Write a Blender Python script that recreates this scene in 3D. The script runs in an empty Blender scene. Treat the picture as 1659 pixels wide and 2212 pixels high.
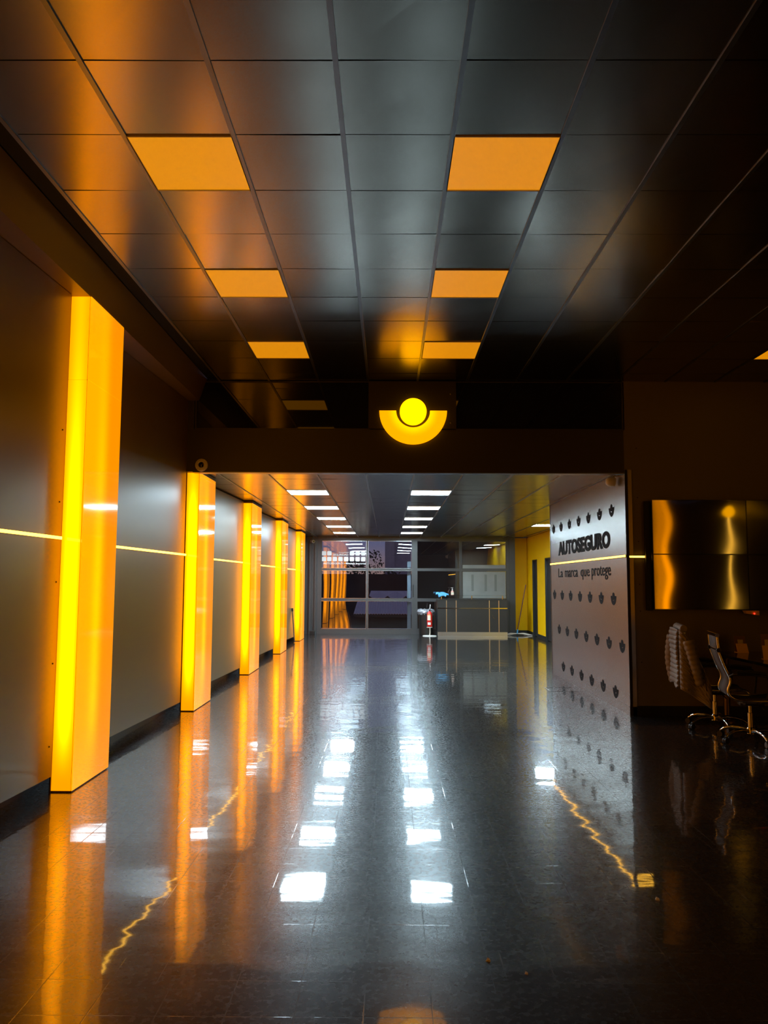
import bpy, bmesh, math, random
from mathutils import Vector, Matrix
random.seed(7)
C = bpy.context.scene.collection
S = bpy.context.scene

# ------------------------------------------------------------------ camera
F_PX, PITCH, YAW, ROLL, EYE = 1656.0, 0.0913, -0.0063, 0.004, 1.558
cp, sp, cy, sy, cr, sr = math.cos(PITCH), math.sin(PITCH), math.cos(YAW), math.sin(YAW), math.cos(ROLL), math.sin(ROLL)
fwd = Vector((sy*cp, cy*cp, sp)); rt = Vector((cy, -sy, 0)); up = rt.cross(fwd)
ax = rt*cr + up*sr; ay = -rt*sr + up*cr
cam = bpy.data.cameras.new('camera'); cam.sensor_fit = 'HORIZONTAL'; cam.sensor_width = 36.0
cam.lens = 36.0*F_PX/1659.0; cam.clip_end = 1500
co = bpy.data.objects.new('camera', cam); C.objects.link(co)
co.matrix_world = Matrix(((ax.x, ay.x, -fwd.x, 0), (ax.y, ay.y, -fwd.y, 0), (ax.z, ay.z, -fwd.z, EYE), (0, 0, 0, 1)))
S.camera = co

# ------------------------------------------------------------------ world (dusk sky) and view
W = bpy.data.worlds.new('dusk'); S.world = W; W.use_nodes = True
wn, wl = W.node_tree.nodes, W.node_tree.links
bg = wn['Background']; tc = wn.new('ShaderNodeTexCoord'); sx = wn.new('ShaderNodeSeparateXYZ'); rp = wn.new('ShaderNodeValToRGB')
wl.new(tc.outputs['Generated'], sx.inputs[0]); wl.new(sx.outputs['Z'], rp.inputs[0]); wl.new(rp.outputs[0], bg.inputs[0])
rp.color_ramp.elements[0].color = (.42, .25, .20, 1); rp.color_ramp.elements[0].position = 0.0
rp.color_ramp.elements[1].color = (.17, .17, .31, 1); rp.color_ramp.elements[1].position = 0.05
bg.inputs[1].default_value = 0.85
S.view_settings.view_transform = 'Standard'; S.view_settings.look = 'None'
S.view_settings.exposure = 0.0; S.view_settings.gamma = 1.0; S.view_settings.use_curve_mapping = False
cyc = S.cycles
cyc.use_denoising = True; cyc.max_bounces = 8; cyc.diffuse_bounces = 3; cyc.glossy_bounces = 5
cyc.transmission_bounces = 6; cyc.transparent_max_bounces = 8
cyc.sample_clamp_indirect = 6.0; cyc.caustics_reflective = True; cyc.blur_glossy = 0.2

# brightness of the lamps
WHITE_E = 42.0      # white ceiling lights
AMBER_E = 1.0       # amber pillars and sign
AMBER = (1.0, .285, .0, 1)

# ------------------------------------------------------------------ materials
def newmat(name):
    m = bpy.data.materials.new(name); m.use_nodes = True
    n, l = m.node_tree.nodes, m.node_tree.links
    return m, n, l, n['Principled BSDF']
def setp(b, **k):
    names = dict(col='Base Color', rough='Roughness', metal='Metallic', spec='Specular IOR Level', coat='Coat Weight',
                 coatr='Coat Roughness', trans='Transmission Weight', ior='IOR', ecol='Emission Color', est='Emission Strength',
                 aniso='Anisotropic', sheen='Sheen Weight')
    for q, v in k.items():
        if q in ('col', 'ecol') and len(v) == 3: v = (*v, 1)
        b.inputs[names[q]].default_value = v
def mat(name, col, rough=.5, noise=0, nscale=8, rvar=0, **k):
    m, n, l, b = newmat(name); setp(b, col=col, rough=rough, **k)
    if noise or rvar:
        t = n.new('ShaderNodeTexCoord'); z = n.new('ShaderNodeTexNoise'); z.inputs['Scale'].default_value = nscale
        z.inputs['Detail'].default_value = 6
        l.new(t.outputs['Object'], z.inputs['Vector'])
        if noise:
            r = n.new('ShaderNodeValToRGB'); l.new(z.outputs['Fac'], r.inputs[0]); l.new(r.outputs[0], b.inputs['Base Color'])
            for e, f, p in zip(r.color_ramp.elements, (1-noise, 1+noise), (.3, .7)):
                e.color = (*[min(1, c*f) for c in col[:3]], 1); e.position = p
        if rvar:
            a = n.new('ShaderNodeMapRange'); a.inputs[3].default_value = max(0, rough-rvar); a.inputs[4].default_value = rough+rvar
            l.new(z.outputs['Fac'], a.inputs[0]); l.new(a.outputs[0], b.inputs['Roughness'])
    return m
def emit(name, col, strength, rough=.2, base=None):
    m, n, l, b = newmat(name); setp(b, col=base or (.1, .05, .0), rough=rough, ecol=col, est=strength)
    return m
def math_node(n, l, op, a, b=None, c=None):
    k = n.new('ShaderNodeMath'); k.operation = op
    for i, v in enumerate((a, b, c)):
        if v is None: continue
        if isinstance(v, (int, float)): k.inputs[i].default_value = v
        else: l.new(v, k.inputs[i])
    return k.outputs[0]
def gauss(n, l, v, c, w):
    d = math_node(n, l, 'SUBTRACT', v, c); d = math_node(n, l, 'DIVIDE', d, w)
    d = math_node(n, l, 'MULTIPLY', d, d); d = math_node(n, l, 'MULTIPLY', d, -1.0)
    return math_node(n, l, 'EXPONENT', d)
def smooth(n, l, v, a, b):
    k = n.new('ShaderNodeMapRange'); k.interpolation_type = 'SMOOTHSTEP'
    k.inputs[1].default_value = a; k.inputs[2].default_value = b; l.new(v, k.inputs[0]); return k.outputs[0]
def lamp_face(name, kind, h, ln):
    """acrylic face of a light box, glow of inner tubes painted into its emission, no tubes are built"""
    m, n, l, b = newmat(name)
    t = n.new('ShaderNodeTexCoord'); s = n.new('ShaderNodeSeparateXYZ'); l.new(t.outputs['Object'], s.inputs[0])
    x, y, z = s.outputs
    v = math_node(n, l, 'MULTIPLY', smooth(n, l, z, .05, .65), math_node(n, l, 'MULTIPLY_ADD', smooth(n, l, z, h, h-(2.3 if h > 3.3 else .6)), .8, .2))  # bright stripe and dimmer ends drawn into the emission strength
    if kind == 'front':
        g = math_node(n, l, 'MULTIPLY', gauss(n, l, x, .0, .06), v)
        st = math_node(n, l, 'MULTIPLY_ADD', g, 4.0, 1.35)
    else:
        q = math_node(n, l, 'MULTIPLY', smooth(n, l, y, ln*.75, ln*.3), .55)
        g = math_node(n, l, 'MULTIPLY', gauss(n, l, y, ln*.47, .10), math_node(n, l, 'MULTIPLY', v, .9))
        st = math_node(n, l, 'ADD', math_node(n, l, 'ADD', q, g), 1.05)
    st = math_node(n, l, 'MULTIPLY', st, AMBER_E)
    setp(b, col=(.12, .05, .0), rough=.06, ecol=AMBER, spec=.5); l.new(st, b.inputs['Emission Strength'])
    return m

M = {}
M['ceil'] = mat('black_metal_ceiling_tile', (.315, .295, .255), .23, metal=1.0)
M['grid'] = mat('dark_grid_bar', (.22, .22, .23), .35, metal=1.0)
M['black'] = mat('matt_black', (.008, .008, .008), .6)
M['plenum'] = mat('plenum_black', (.003, .003, .003), .9)
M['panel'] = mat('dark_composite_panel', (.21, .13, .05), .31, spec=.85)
M['header'] = mat('dark_header_panel', (.035, .033, .034), .42, rvar=.05, nscale=3)
M['tvwall'] = mat('dark_brown_wall', (.15, .13, .115), .45, rvar=.05, nscale=3)
M['silver'] = mat('brushed_silver_panel', (.33, .315, .29), .27, metal=.72)
M['bronze'] = mat('bronze_edge', (.16, .11, .05), .3, metal=.8)
M['core'] = mat('lamp_core', (.03, .012, .004), .6)
M['yellow'] = mat('yellow_paint', (.93, .53, .0), .5, spec=.15, noise=.03, nscale=2)
M['door'] = mat('dark_door', (.018, .02, .02), .4)
M['frame'] = mat('grey_aluminium', (.055, .055, .056), .4, rvar=.05)
M['chrome'] = mat('chrome', (.75, .75, .75), .07, metal=1.0)
M['steel'] = mat('steel', (.5, .5, .5), .25, metal=1.0)
M['brass'] = mat('brass_inlay', (.75, .5, .26), .3, metal=.8)
M['mirror'] = mat('mirror_plinth', (.72, .70, .66), .30, metal=1.0)
M['desk'] = mat('charcoal_laminate', (.024, .022, .021), .45, noise=.1, nscale=12)
M['glossblack'] = mat('gloss_black', (.01, .009, .008), .08, spec=.7)
M['plastic'] = mat('black_plastic', (.012, .012, .012), .4)
M['mesh'] = mat('charcoal_mesh_fabric', (.10, .095, .09), .75, noise=.15, nscale=120)
M['jacket'] = mat('padded_nylon', (.30, .265, .225), .55, noise=.08, nscale=30)
M['white'] = mat('white_plastic', (.7, .7, .68), .4)
M['decal'] = mat('white_vinyl', (.75, .77, .77), .5)
M['ink'] = mat('black_vinyl', (.010, .010, .011), .75, spec=.12)
M['red'] = mat('red_enamel', (.55, .02, .015), .3)
M['label'] = mat('pale_label', (.72, .68, .55), .5)
M['labelred'] = mat('label_band', (.75, .35, .12), .5)
M['blue'] = mat('blue_cloth', (.10, .38, .70), .8)
M['pink'] = mat('pink_liquid', (.75, .38, .32), .2)
M['bag'] = mat('silver_bag', (.42, .42, .46), .3, metal=.5)
M['wood'] = mat('red_brown_handle', (.14, .03, .02), .4)
M['mop'] = mat('mop_cotton', (.62, .58, .5), .95, noise=.2, nscale=60)
M['card'] = mat('amber_card', (.95, .66, .2), .6)
M['carddark'] = mat('card_print', (.22, .12, .03), .6)
M['film'] = mat('grey_film', (.23, .245, .24), .5, noise=.08, nscale=3)
M['filmdark'] = mat('grey_film_line', (.15, .16, .155), .5)
M['whitelamp'] = emit('white_diffuser', (.64, .87, 1.0), WHITE_E, .4, (.6, .6, .6))
M['whitelampfar'] = emit('white_diffuser_strong', (.64, .87, 1.0), WHITE_E*2.8, .4, (.6, .6, .6))
M['led'] = emit('amber_led', (1.0, .50, .045), 8.0, .4)
M['redled'] = emit('red_indicator', (1.0, .02, .01), 6.0, .4)
M['logodisc'] = emit('sign_disc_face', (1.0, .40, .0), 3.2*AMBER_E, .15)
M['concrete'] = mat('pale_paving', (.62, .60, .62), .8, noise=.1)
M['roof'] = mat('grey_sheet_roof', (.46, .43, .47), .6, noise=.08)
M['tower'] = mat('tower_facade', (.42, .42, .47), .8, noise=.12, nscale=.4)
M['leaf'] = mat('dark_foliage', (.03, .04, .028), .9, noise=.3, nscale=1)
M['bark'] = mat('bark', (.04, .03, .02), .9)
M['darkwall'] = mat('dark_garden_wall', (.05, .048, .045), .9, noise=.2, nscale=1)
M['post'] = mat('pale_post', (.55, .68, .80), .6)
# crescent of the sign, stronger glow near its inner rim painted into the emission
def crescent_mat():
    m, n, l, b = newmat('sign_crescent_face')
    t = n.new('ShaderNodeTexCoord'); s = n.new('ShaderNodeSeparateXYZ'); l.new(t.outputs['Object'], s.inputs[0])
    x, y, z = s.outputs
    r = math_node(n, l, 'SQRT', math_node(n, l, 'ADD', math_node(n, l, 'MULTIPLY', x, x), math_node(n, l, 'MULTIPLY', z, z)))
    st = math_node(n, l, 'MULTIPLY_ADD', smooth(n, l, r, .33, .20), 1.1*AMBER_E, 1.45*AMBER_E)
    setp(b, col=(.1, .05, 0), rough=.15, ecol=(1, .335, 0)); l.new(st, b.inputs['Emission Strength']); return m
M['crescent'] = crescent_mat()
# low-power amber ceiling panels: recessed diffuser, evenly lit
M['amberlamp'] = emit('amber_diffuser', (1.0, .345, .004), .70, .4, (.12, .08, .0))
M['amberframe'] = mat('lamp_rim', (.55, .45, .3), .4)

def floor_mat():
    m, n, l, b = newmat('polished_black_stone_tiles')
    t = n.new('ShaderNodeTexCoord'); s = n.new('ShaderNodeSeparateXYZ'); l.new(t.outputs['Object'], s.inputs[0])
    P = t.outputs['Object']
    def noise(scale, detail=4, vec=None, rough=.5):
        z = n.new('ShaderNodeTexNoise'); z.inputs['Scale'].default_value = scale; z.inputs['Detail'].default_value = detail
        z.inputs['Roughness'].default_value = rough; l.new(vec or P, z.inputs['Vector']); return z.outputs['Fac']
    def joint(c, off, w):
        f = math_node(n, l, 'FRACT', math_node(n, l, 'DIVIDE', math_node(n, l, 'ADD', c, off), .25))
        d = math_node(n, l, 'ABSOLUTE', math_node(n, l, 'SUBTRACT', f, .5))
        return smooth(n, l, d, .5-w, .5)
    jx = joint(s.outputs['X'], .085, .011); jy = joint(s.outputs['Y'], .092, .010)
    j = math_node(n, l, 'MAXIMUM', jx, jy)
    # worn joints fade in and out
    j = math_node(n, l, 'MULTIPLY', j, smooth(n, l, noise(1.3, 3), .42, .62))
    # granite speckle
    sp1 = smooth(n, l, noise(330, 2), .56, .75); sp2 = smooth(n, l, noise(70, 6, rough=.7), .45, .75)
    spk = math_node(n, l, 'MULTIPLY_ADD', sp1, .5, sp2)
    # scratches: long thin streaks in several directions
    scr = None
    for ang, sc, th in ((.35, 1.0, .73), (-.5, .8, .74), (1.15, 1.1, .75), (.05, .7, .735)):
        mp = n.new('ShaderNodeMapping'); mp.inputs['Rotation'].default_value = (0, 0, ang); mp.inputs['Scale'].default_value = (55*sc, 1.1*sc, 1)
        l.new(P, mp.inputs['Vector'])
        v = smooth(n, l, noise(1.0, 2, mp.outputs[0]), th-.01, th+.08)
        scr = v if scr is None else math_node(n, l, 'MAXIMUM', scr, v)
    scr = math_node(n, l, 'MULTIPLY', scr, smooth(n, l, noise(.8, 2), .45, .6))
    mx = n.new('ShaderNodeMix'); mx.data_type = 'RGBA'; l.new(spk, mx.inputs[0])
    mx.inputs[6].default_value = (.011, .011, .011, 1); mx.inputs[7].default_value = (.040, .038, .035, 1)
    m2 = n.new('ShaderNodeMix'); m2.data_type = 'RGBA'; l.new(scr, m2.inputs[0]); l.new(mx.outputs[2], m2.inputs[6]); m2.inputs[7].default_value = (.16, .15, .13, 1)
    m3 = n.new('ShaderNodeMix'); m3.data_type = 'RGBA'; l.new(j, m3.inputs[0]); l.new(m2.outputs[2], m3.inputs[6]); m3.inputs[7].default_value = (.003, .003, .003, 1)
    l.new(m3.outputs[2], b.inputs['Base Color'])
    rr = n.new('ShaderNodeMapRange'); l.new(noise(40, 3), rr.inputs[0]); rr.inputs[1].default_value = .3; rr.inputs[2].default_value = .7
    rr.inputs[3].default_value = .23; rr.inputs[4].default_value = .30
    r2 = math_node(n, l, 'ADD', rr.outputs[0], math_node(n, l, 'MULTIPLY', math_node(n, l, 'MAXIMUM', scr, j), .25))
    l.new(r2, b.inputs['Roughness'])
    setp(b, spec=.35, coat=.9, coatr=.045)
    cr_ = math_node(n, l, 'MULTIPLY_ADD', spk, .012, .04); l.new(cr_, b.inputs['Coat Roughness'])
    # wavy polish: each tile a little dished and tilted
    mp = n.new('ShaderNodeMapping'); mp.inputs['Scale'].default_value = (.7, 1.3, 1); l.new(P, mp.inputs['Vector'])
    h = math_node(n, l, 'ADD', math_node(n, l, 'MULTIPLY', noise(4.0, 0, mp.outputs[0]), 1.0), math_node(n, l, 'MULTIPLY', noise(11, 1, mp.outputs[0]), .10))
    mq = n.new('ShaderNodeMapping'); mq.inputs['Scale'].default_value = (1.2, 9.0, 1); l.new(P, mq.inputs['Vector'])
    h = math_node(n, l, 'ADD', h, math_node(n, l, 'MULTIPLY', noise(1.0, 1, mq.outputs[0]), .30))
    h = math_node(n, l, 'SUBTRACT', h, math_node(n, l, 'MULTIPLY', j, .12))
    bp = n.new('ShaderNodeBump'); bp.inputs['Strength'].default_value = 1.0; bp.inputs['Distance'].default_value = .0014
    l.new(h, bp.inputs['Height']); l.new(bp.outputs[0], b.inputs['Normal']); l.new(bp.outputs[0], b.inputs['Coat Normal'])
    return m
M['floor'] = floor_mat()

def glass_mat(name, wave=0.0, tint=(.93, .95, .96, 1), refl=.5):
    m = bpy.data.materials.new(name); m.use_nodes = True
    n, l = m.node_tree.nodes, m.node_tree.links; n.clear()
    o = n.new('ShaderNodeOutputMaterial'); mix = n.new('ShaderNodeMixShader'); tr = n.new('ShaderNodeBsdfTransparent'); g = n.new('ShaderNodeBsdfGlossy')
    fr = n.new('ShaderNodeFresnel'); fr.inputs[0].default_value = 1.5
    tr.inputs[0].default_value = tint; g.inputs['Roughness'].default_value = .0
    k = math_node(n, l, 'ADD', fr.outputs[0], refl)
    l.new(k, mix.inputs[0]); l.new(tr.outputs[0], mix.inputs[1]); l.new(g.outputs[0], mix.inputs[2]); l.new(mix.outputs[0], o.inputs[0])
    if wave:
        t = n.new('ShaderNodeTexCoord'); z = n.new('ShaderNodeTexNoise'); z.inputs['Scale'].default_value = .9; z.inputs['Detail'].default_value = 0
        l.new(t.outputs['Object'], z.inputs['Vector']); bp = n.new('ShaderNodeBump'); bp.inputs['Strength'].default_value = 1; bp.inputs['Distance'].default_value = wave
        l.new(z.outputs['Fac'], bp.inputs['Height']); l.new(bp.outputs[0], g.inputs['Normal'])
    return m
M['glass'] = glass_mat('window_glass', .006, refl=.12)
M['clear'] = glass_mat('clear_shelf_glass', refl=.05)
M['darkglass'] = mat('dark_tinted_glass', (.006, .006, .006), .03, spec=.9)
def screen_mat():
    m, n, l, b = newmat('dark_screen'); setp(b, col=(.26, .255, .25), rough=.05, metal=1.0)
    t = n.new('ShaderNodeTexCoord'); z = n.new('ShaderNodeTexNoise'); z.inputs['Scale'].default_value = 1.6; z.inputs['Detail'].default_value = 0
    l.new(t.outputs['Object'], z.inputs['Vector']); bp = n.new('ShaderNodeBump'); bp.inputs['Distance'].default_value = .008
    l.new(z.outputs['Fac'], bp.inputs['Height']); l.new(bp.outputs[0], b.inputs['Normal']); return m
M['screen'] = screen_mat()

# ------------------------------------------------------------------ mesh helpers
class MB:
    def __init__(s): s.v = []; s.f = []
    def add(s, vs, fs):
        k = len(s.v); s.v += [tuple(v) for v in vs]; s.f += [tuple(i+k for i in f) for f in fs]; return s
    def box(s, x0, x1, y0, y1, z0, z1):
        x0, x1 = min(x0, x1), max(x0, x1); y0, y1 = min(y0, y1), max(y0, y1); z0, z1 = min(z0, z1), max(z0, z1)
        v = [(x, y, z) for z in (z0, z1) for y in (y0, y1) for x in (x0, x1)]
        return s.add(v, [(0, 2, 3, 1), (4, 5, 7, 6), (0, 1, 5, 4), (1, 3, 7, 5), (3, 2, 6, 7), (2, 0, 4, 6)])
    def hexa(s, b, t):            # bottom quad and top quad, both counter-clockwise from above
        return s.add(list(b)+list(t), [(3, 2, 1, 0), (4, 5, 6, 7), (0, 1, 5, 4), (1, 2, 6, 5), (2, 3, 7, 6), (3, 0, 4, 7)])
    def tube(s, pts, r, n=10, cap=True):
        pts = [Vector(p) for p in pts]; rs = r if isinstance(r, (list, tuple)) else [r]*len(pts)
        k0 = len(s.v); prev = None
        for i, p in enumerate(pts):
            d = (pts[min(i+1, len(pts)-1)]-pts[max(i-1, 0)]).normalized()
            if prev is None:
                a = d.orthogonal().normalized()
            else:
                a = (prev - d*prev.dot(d)).normalized()
            prev = a; b = d.cross(a)
            for j in range(n):
                t = 2*math.pi*j/n; s.v.append(tuple(p + (a*math.cos(t)+b*math.sin(t))*rs[i]))
        for i in range(len(pts)-1):
            for j in range(n):
                q = (j+1) % n; s.f.append((k0+i*n+j, k0+i*n+q, k0+(i+1)*n+q, k0+(i+1)*n+j))
        if cap:
            s.f.append(tuple(k0+j for j in reversed(range(n)))); s.f.append(tuple(k0+(len(pts)-1)*n+j for j in range(n)))
        return s
    def lathe(s, prof, c=(0, 0, 0), n=20, axis='Z'):
        k0 = len(s.v); c = Vector(c)
        for r, h in prof:
            for j in range(n):
                t = 2*math.pi*j/n; p = (r*math.cos(t), r*math.sin(t), h)
                if axis == 'Y': p = (p[0], p[2], p[1])
                if axis == 'X': p = (p[2], p[0], p[1])
                s.v.append(tuple(c+Vector(p)))
        for i in range(len(prof)-1):
            for j in range(n):
                q = (j+1) % n; f = (k0+i*n+j, k0+i*n+q, k0+(i+1)*n+q, k0+(i+1)*n+j)
                s.f.append(f if axis != 'Y' else tuple(reversed(f)))
        a = tuple(k0+j for j in reversed(range(n))); b = tuple(k0+(len(prof)-1)*n+j for j in range(n))
        s.f += [a, b] if axis != 'Y' else [tuple(reversed(a)), tuple(reversed(b))]
        return s
    def prism(s, poly, mp, d0, d1):   # poly in 2D; mp(u, v, d) -> 3D
        n = len(poly); k = len(s.v)
        s.v += [tuple(mp(u, v, d0)) for u, v in poly] + [tuple(mp(u, v, d1)) for u, v in poly]
        s.f += [tuple(k+i for i in reversed(range(n))), tuple(k+n+i for i in range(n))]
        s.f += [(k+i, k+(i+1) % n, k+n+(i+1) % n, k+n+i) for i in range(n)]
        return s
    def build(s, name, m, parent=None, smooth=False, bevel=0, solid=0, sub=0, local=False):
        me = bpy.data.meshes.new(name)
        org = Vector((0, 0, 0)) if (parent is None or local) else ORG.get(parent.name, Vector((0, 0, 0)))
        me.from_pydata([tuple(Vector(v)-org) for v in s.v], [], s.f); me.update()
        bm = bmesh.new(); bm.from_mesh(me); bmesh.ops.recalc_face_normals(bm, faces=bm.faces); bm.to_mesh(me); bm.free()
        if smooth:
            me.shade_smooth()
        me.materials.append(M[m] if isinstance(m, str) else m)
        o = bpy.data.objects.new(name, me); C.objects.link(o)
        if parent is not None: o.parent = parent
        ORG[o.name] = org
        if bevel:
            b = o.modifiers.new('bevel', 'BEVEL'); b.width = bevel; b.segments = 2; b.limit_method = 'ANGLE'
        if solid:
            b = o.modifiers.new('solid', 'SOLIDIFY'); b.thickness = solid; b.offset = 0
        if sub:
            b = o.modifiers.new('sub', 'SUBSURF'); b.levels = sub; b.render_levels = sub
        if smooth and not sub:
            try:
                me.set_sharp_from_angle(angle=math.radians(40))
            except Exception: pass
        return o
ORG = {}
def tag(o, label=None, cat=None, group=None, kind=None):
    if label: o['label'] = label
    if cat: o['category'] = cat
    if group: o['group'] = group
    if kind: o['kind'] = kind
    return o
def thing(name, loc, label, cat, group=None, rz=0):
    o = bpy.data.objects.new(name, None); C.objects.link(o); o.location = loc; o.rotation_euler = (0, 0, rz); o.empty_display_size = .1
    ORG[o.name] = Vector(loc); return tag(o, label, cat, group)
def struct(o, label=None, cat=None): return tag(o, label, cat, None, 'structure')
def box(name, m, parent, *b, **k): return MB().box(*b).build(name, m, parent, **k)
def copy_tree(o, parent=None):
    c = o.copy(); C.objects.link(c)
    if parent is not None: c.parent = parent
    for ch in list(o.children): copy_tree(ch, c)
    return c
def text_mb(body, width, height, origin, right, upv, depth=.004, offset=0.0, shear=0):
    """lettering as a mesh: fitted to width x height, origin at its lower left corner"""
    cu = bpy.data.curves.new('t', 'FONT'); cu.body = body; cu.extrude = .02; cu.offset = offset; cu.resolution_u = 3
    ob = bpy.data.objects.new('t', cu); C.objects.link(ob); bpy.context.view_layer.update()
    me = bpy.data.meshes.new_from_object(ob.evaluated_get(bpy.context.evaluated_depsgraph_get()))
    vs = [v.co.copy() for v in me.vertices]; fs = [tuple(p.vertices) for p in me.polygons]
    bpy.data.objects.remove(ob); bpy.data.curves.remove(cu); bpy.data.meshes.remove(me)
    x0 = min(v.x for v in vs); x1 = max(v.x for v in vs); y0 = min(v.y for v in vs); y1 = max(v.y for v in vs)
    R, U = Vector(right), Vector(upv); N = R.cross(U); O = Vector(origin); mb = MB()
    mb.add([O + R*((v.x-x0)/(x1-x0)*width) + U*((v.y-y0)/(y1-y0)*height) + N*((v.z+.02)/.04*depth) for v in vs], fs)
    return mb

# ------------------------------------------------------------------ the shell
HC, LC = 4.026, 2.933        # high and low ceilings
YH = 9.28                    # header / screen wall plane
YB = 23.4                    # rear glazing plane
XE, YN = 8.6, -6.0           # far right wall, wall behind the viewer
struct(box('floor', 'floor', None, -3.0, XE+.2, YN-.2, 24.5, -.12, 0), 'polished black stone tile floor with scratches', 'floor')

TX0, T = -1.4817, .61        # high ceiling grid
TY0 = 3.437
amber_cells = {(0, 1), (3, 1), (0, 4), (3, 4), (0, 7), (3, 7), (9, 7), (9, 4), (0, -2), (3, -2)}
mb = MB()
cols = range(-1, 17)
for i in cols:
    for k in range(-15, 10):
        if (i, k) in amber_cells: continue
        x0, x1 = TX0+T*i+.012, TX0+T*(i+1)-.012; y0, y1 = TY0+T*k+.004, TY0+T*(k+1)-.004
        x0 = max(x0, -2.25); x1 = min(x1, XE); y1 = min(y1, YH)
        if y1 - y0 < .02: continue
        a, b, c = [random.uniform(-.0022, .0022) for _ in range(3)]
        z = HC + .006
        q = [(x0, y0, z+a-b), (x1, y0, z-a-b*.5), (x1, y1, z-c+b), (x0, y1, z+c)]
        mb.hexa(q, [(p[0], p[1], z+.03) for p in q])
ceil = struct(mb.build('ceiling', 'ceil'), 'black metal tile ceiling of the front hall', 'ceiling')
g = MB()
for i in range(-1, 18):
    x = TX0+T*i; g.box(x-.013, x+.013, YN, YH, HC-.002, HC+.03)
g.build('ceiling_grid', 'grid', ceil)
box('ceiling_plenum', 'plenum', ceil, -2.6, XE, YN, YH+.1, HC+.04, HC+.12)

LX0, LT, LY0, LS = -1.56, .63, 9.645-.6075, .6075   # low ceiling grid
white_rows = [11.475+2.43*i for i in range(5)]
white_cells = [(0, 4), (3, 4), (0, 8), (3, 8), (0, 12), (3, 12), (0, 16), (3, 16), (0, 20), (3, 20), (8, 15), (8, 11)]  # last cell is an unseen lamp added to brighten the yellow walls
wset = set(white_cells)
mb = MB()
for i in range(-2, 10):
    for k in range(0, 24):
        if (i, k) in wset: continue
        x0, x1 = LX0+LT*i+.010, LX0+LT*(i+1)-.010; y0, y1 = LY0+LS*k+.004, LY0+LS*(k+1)-.004
        x0 = max(x0, -2.62); x1 = min(x1, 4.3); y0 = max(y0, YH+.12); y1 = min(y1, YB)
        if y1-y0 < .02 or x1-x0 < .02: continue
        a, b, c = [random.uniform(-.0018, .0018) for _ in range(3)]
        z = LC+.006
        q = [(x0, y0, z+a-b), (x1, y0, z-a-b*.5), (x1, y1, z-c+b), (x0, y1, z+c)]
        mb.hexa(q, [(p[0], p[1], z+.03) for p in q])
ceil2 = struct(mb.build('ceiling', 'ceil'), 'lower black metal tile ceiling of the rear hall', 'ceiling')
g = MB()
for i in range(-1, 10):
    x = LX0+LT*i; g.box(x-.011, x+.011, YH+.1, YB, LC-.002, LC+.03)
g.build('ceiling_grid', 'grid', ceil2)
box('ceiling_plenum', 'plenum', ceil2, -2.9, 4.4, YH+.1, 24.4, LC+.04, LC+.12)

# left wall: backing, then leaning composite panels between the pillars
PX, PW = -2.4125, .0775      # pillar centre line and half width
PY = [-1.60, 2.12, 5.816, 9.381, 13.03, 16.77, 20.43]
PL = [.74, .74, .74, .86, .98, .98, .98]
wl_ = struct(box('wall_left', 'black', None, -2.95, -2.72, YN, 24.4, 0, HC), 'dark left wall behind the lit pillars', 'wall')
struct(box('baseboard_left', 'black', None, -2.72, -2.66, YN, 24.0, 0, .13), 'black recessed plinth along the left wall', 'baseboard')
ends = [YN] + PY + [22.75]
for i in range(len(ends)-1):
    y0 = ends[i] + (PL[i-1]+.03 if i else 0); y1 = ends[i+1]-(.045 if i < len(PY) else 0)
    top = 3.775 if y1 < 9.2 else (LC-.015)
    if i == 3: top = 3.775
    xa, xb = -2.475-.043*(y1-y0), -2.475
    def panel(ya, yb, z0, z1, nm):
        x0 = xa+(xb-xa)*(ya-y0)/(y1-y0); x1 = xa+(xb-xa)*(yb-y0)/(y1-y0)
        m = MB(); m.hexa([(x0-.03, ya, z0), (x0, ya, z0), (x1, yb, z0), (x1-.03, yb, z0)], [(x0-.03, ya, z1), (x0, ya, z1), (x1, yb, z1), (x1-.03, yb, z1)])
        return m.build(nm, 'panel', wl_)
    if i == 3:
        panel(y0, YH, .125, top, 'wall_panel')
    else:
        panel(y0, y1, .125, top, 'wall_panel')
    for z in (.35, .95, 1.55, 2.15, 2.7):
        for yy, sgn in ((y1-.05, 1), (y0+.35, -1)):
            if not (3.0 < yy < 9.2): continue
            xx = xa+(xb-xa)*(yy-y0)/(y1-y0)
            MB().lathe([(.006, -.001), (.006, .004), (.003, .005)], (xx, yy, z), 8, 'X').build('screw', 'black', wl_)
# soffit above the tall pillars, with its fascia rising to the ceiling
mb = MB()
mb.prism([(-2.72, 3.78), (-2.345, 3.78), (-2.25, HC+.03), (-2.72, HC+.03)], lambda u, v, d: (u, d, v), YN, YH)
struct(mb.build('trim_1', 'panel'), 'dark soffit and fascia over the tall left pillars', 'soffit')

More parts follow.
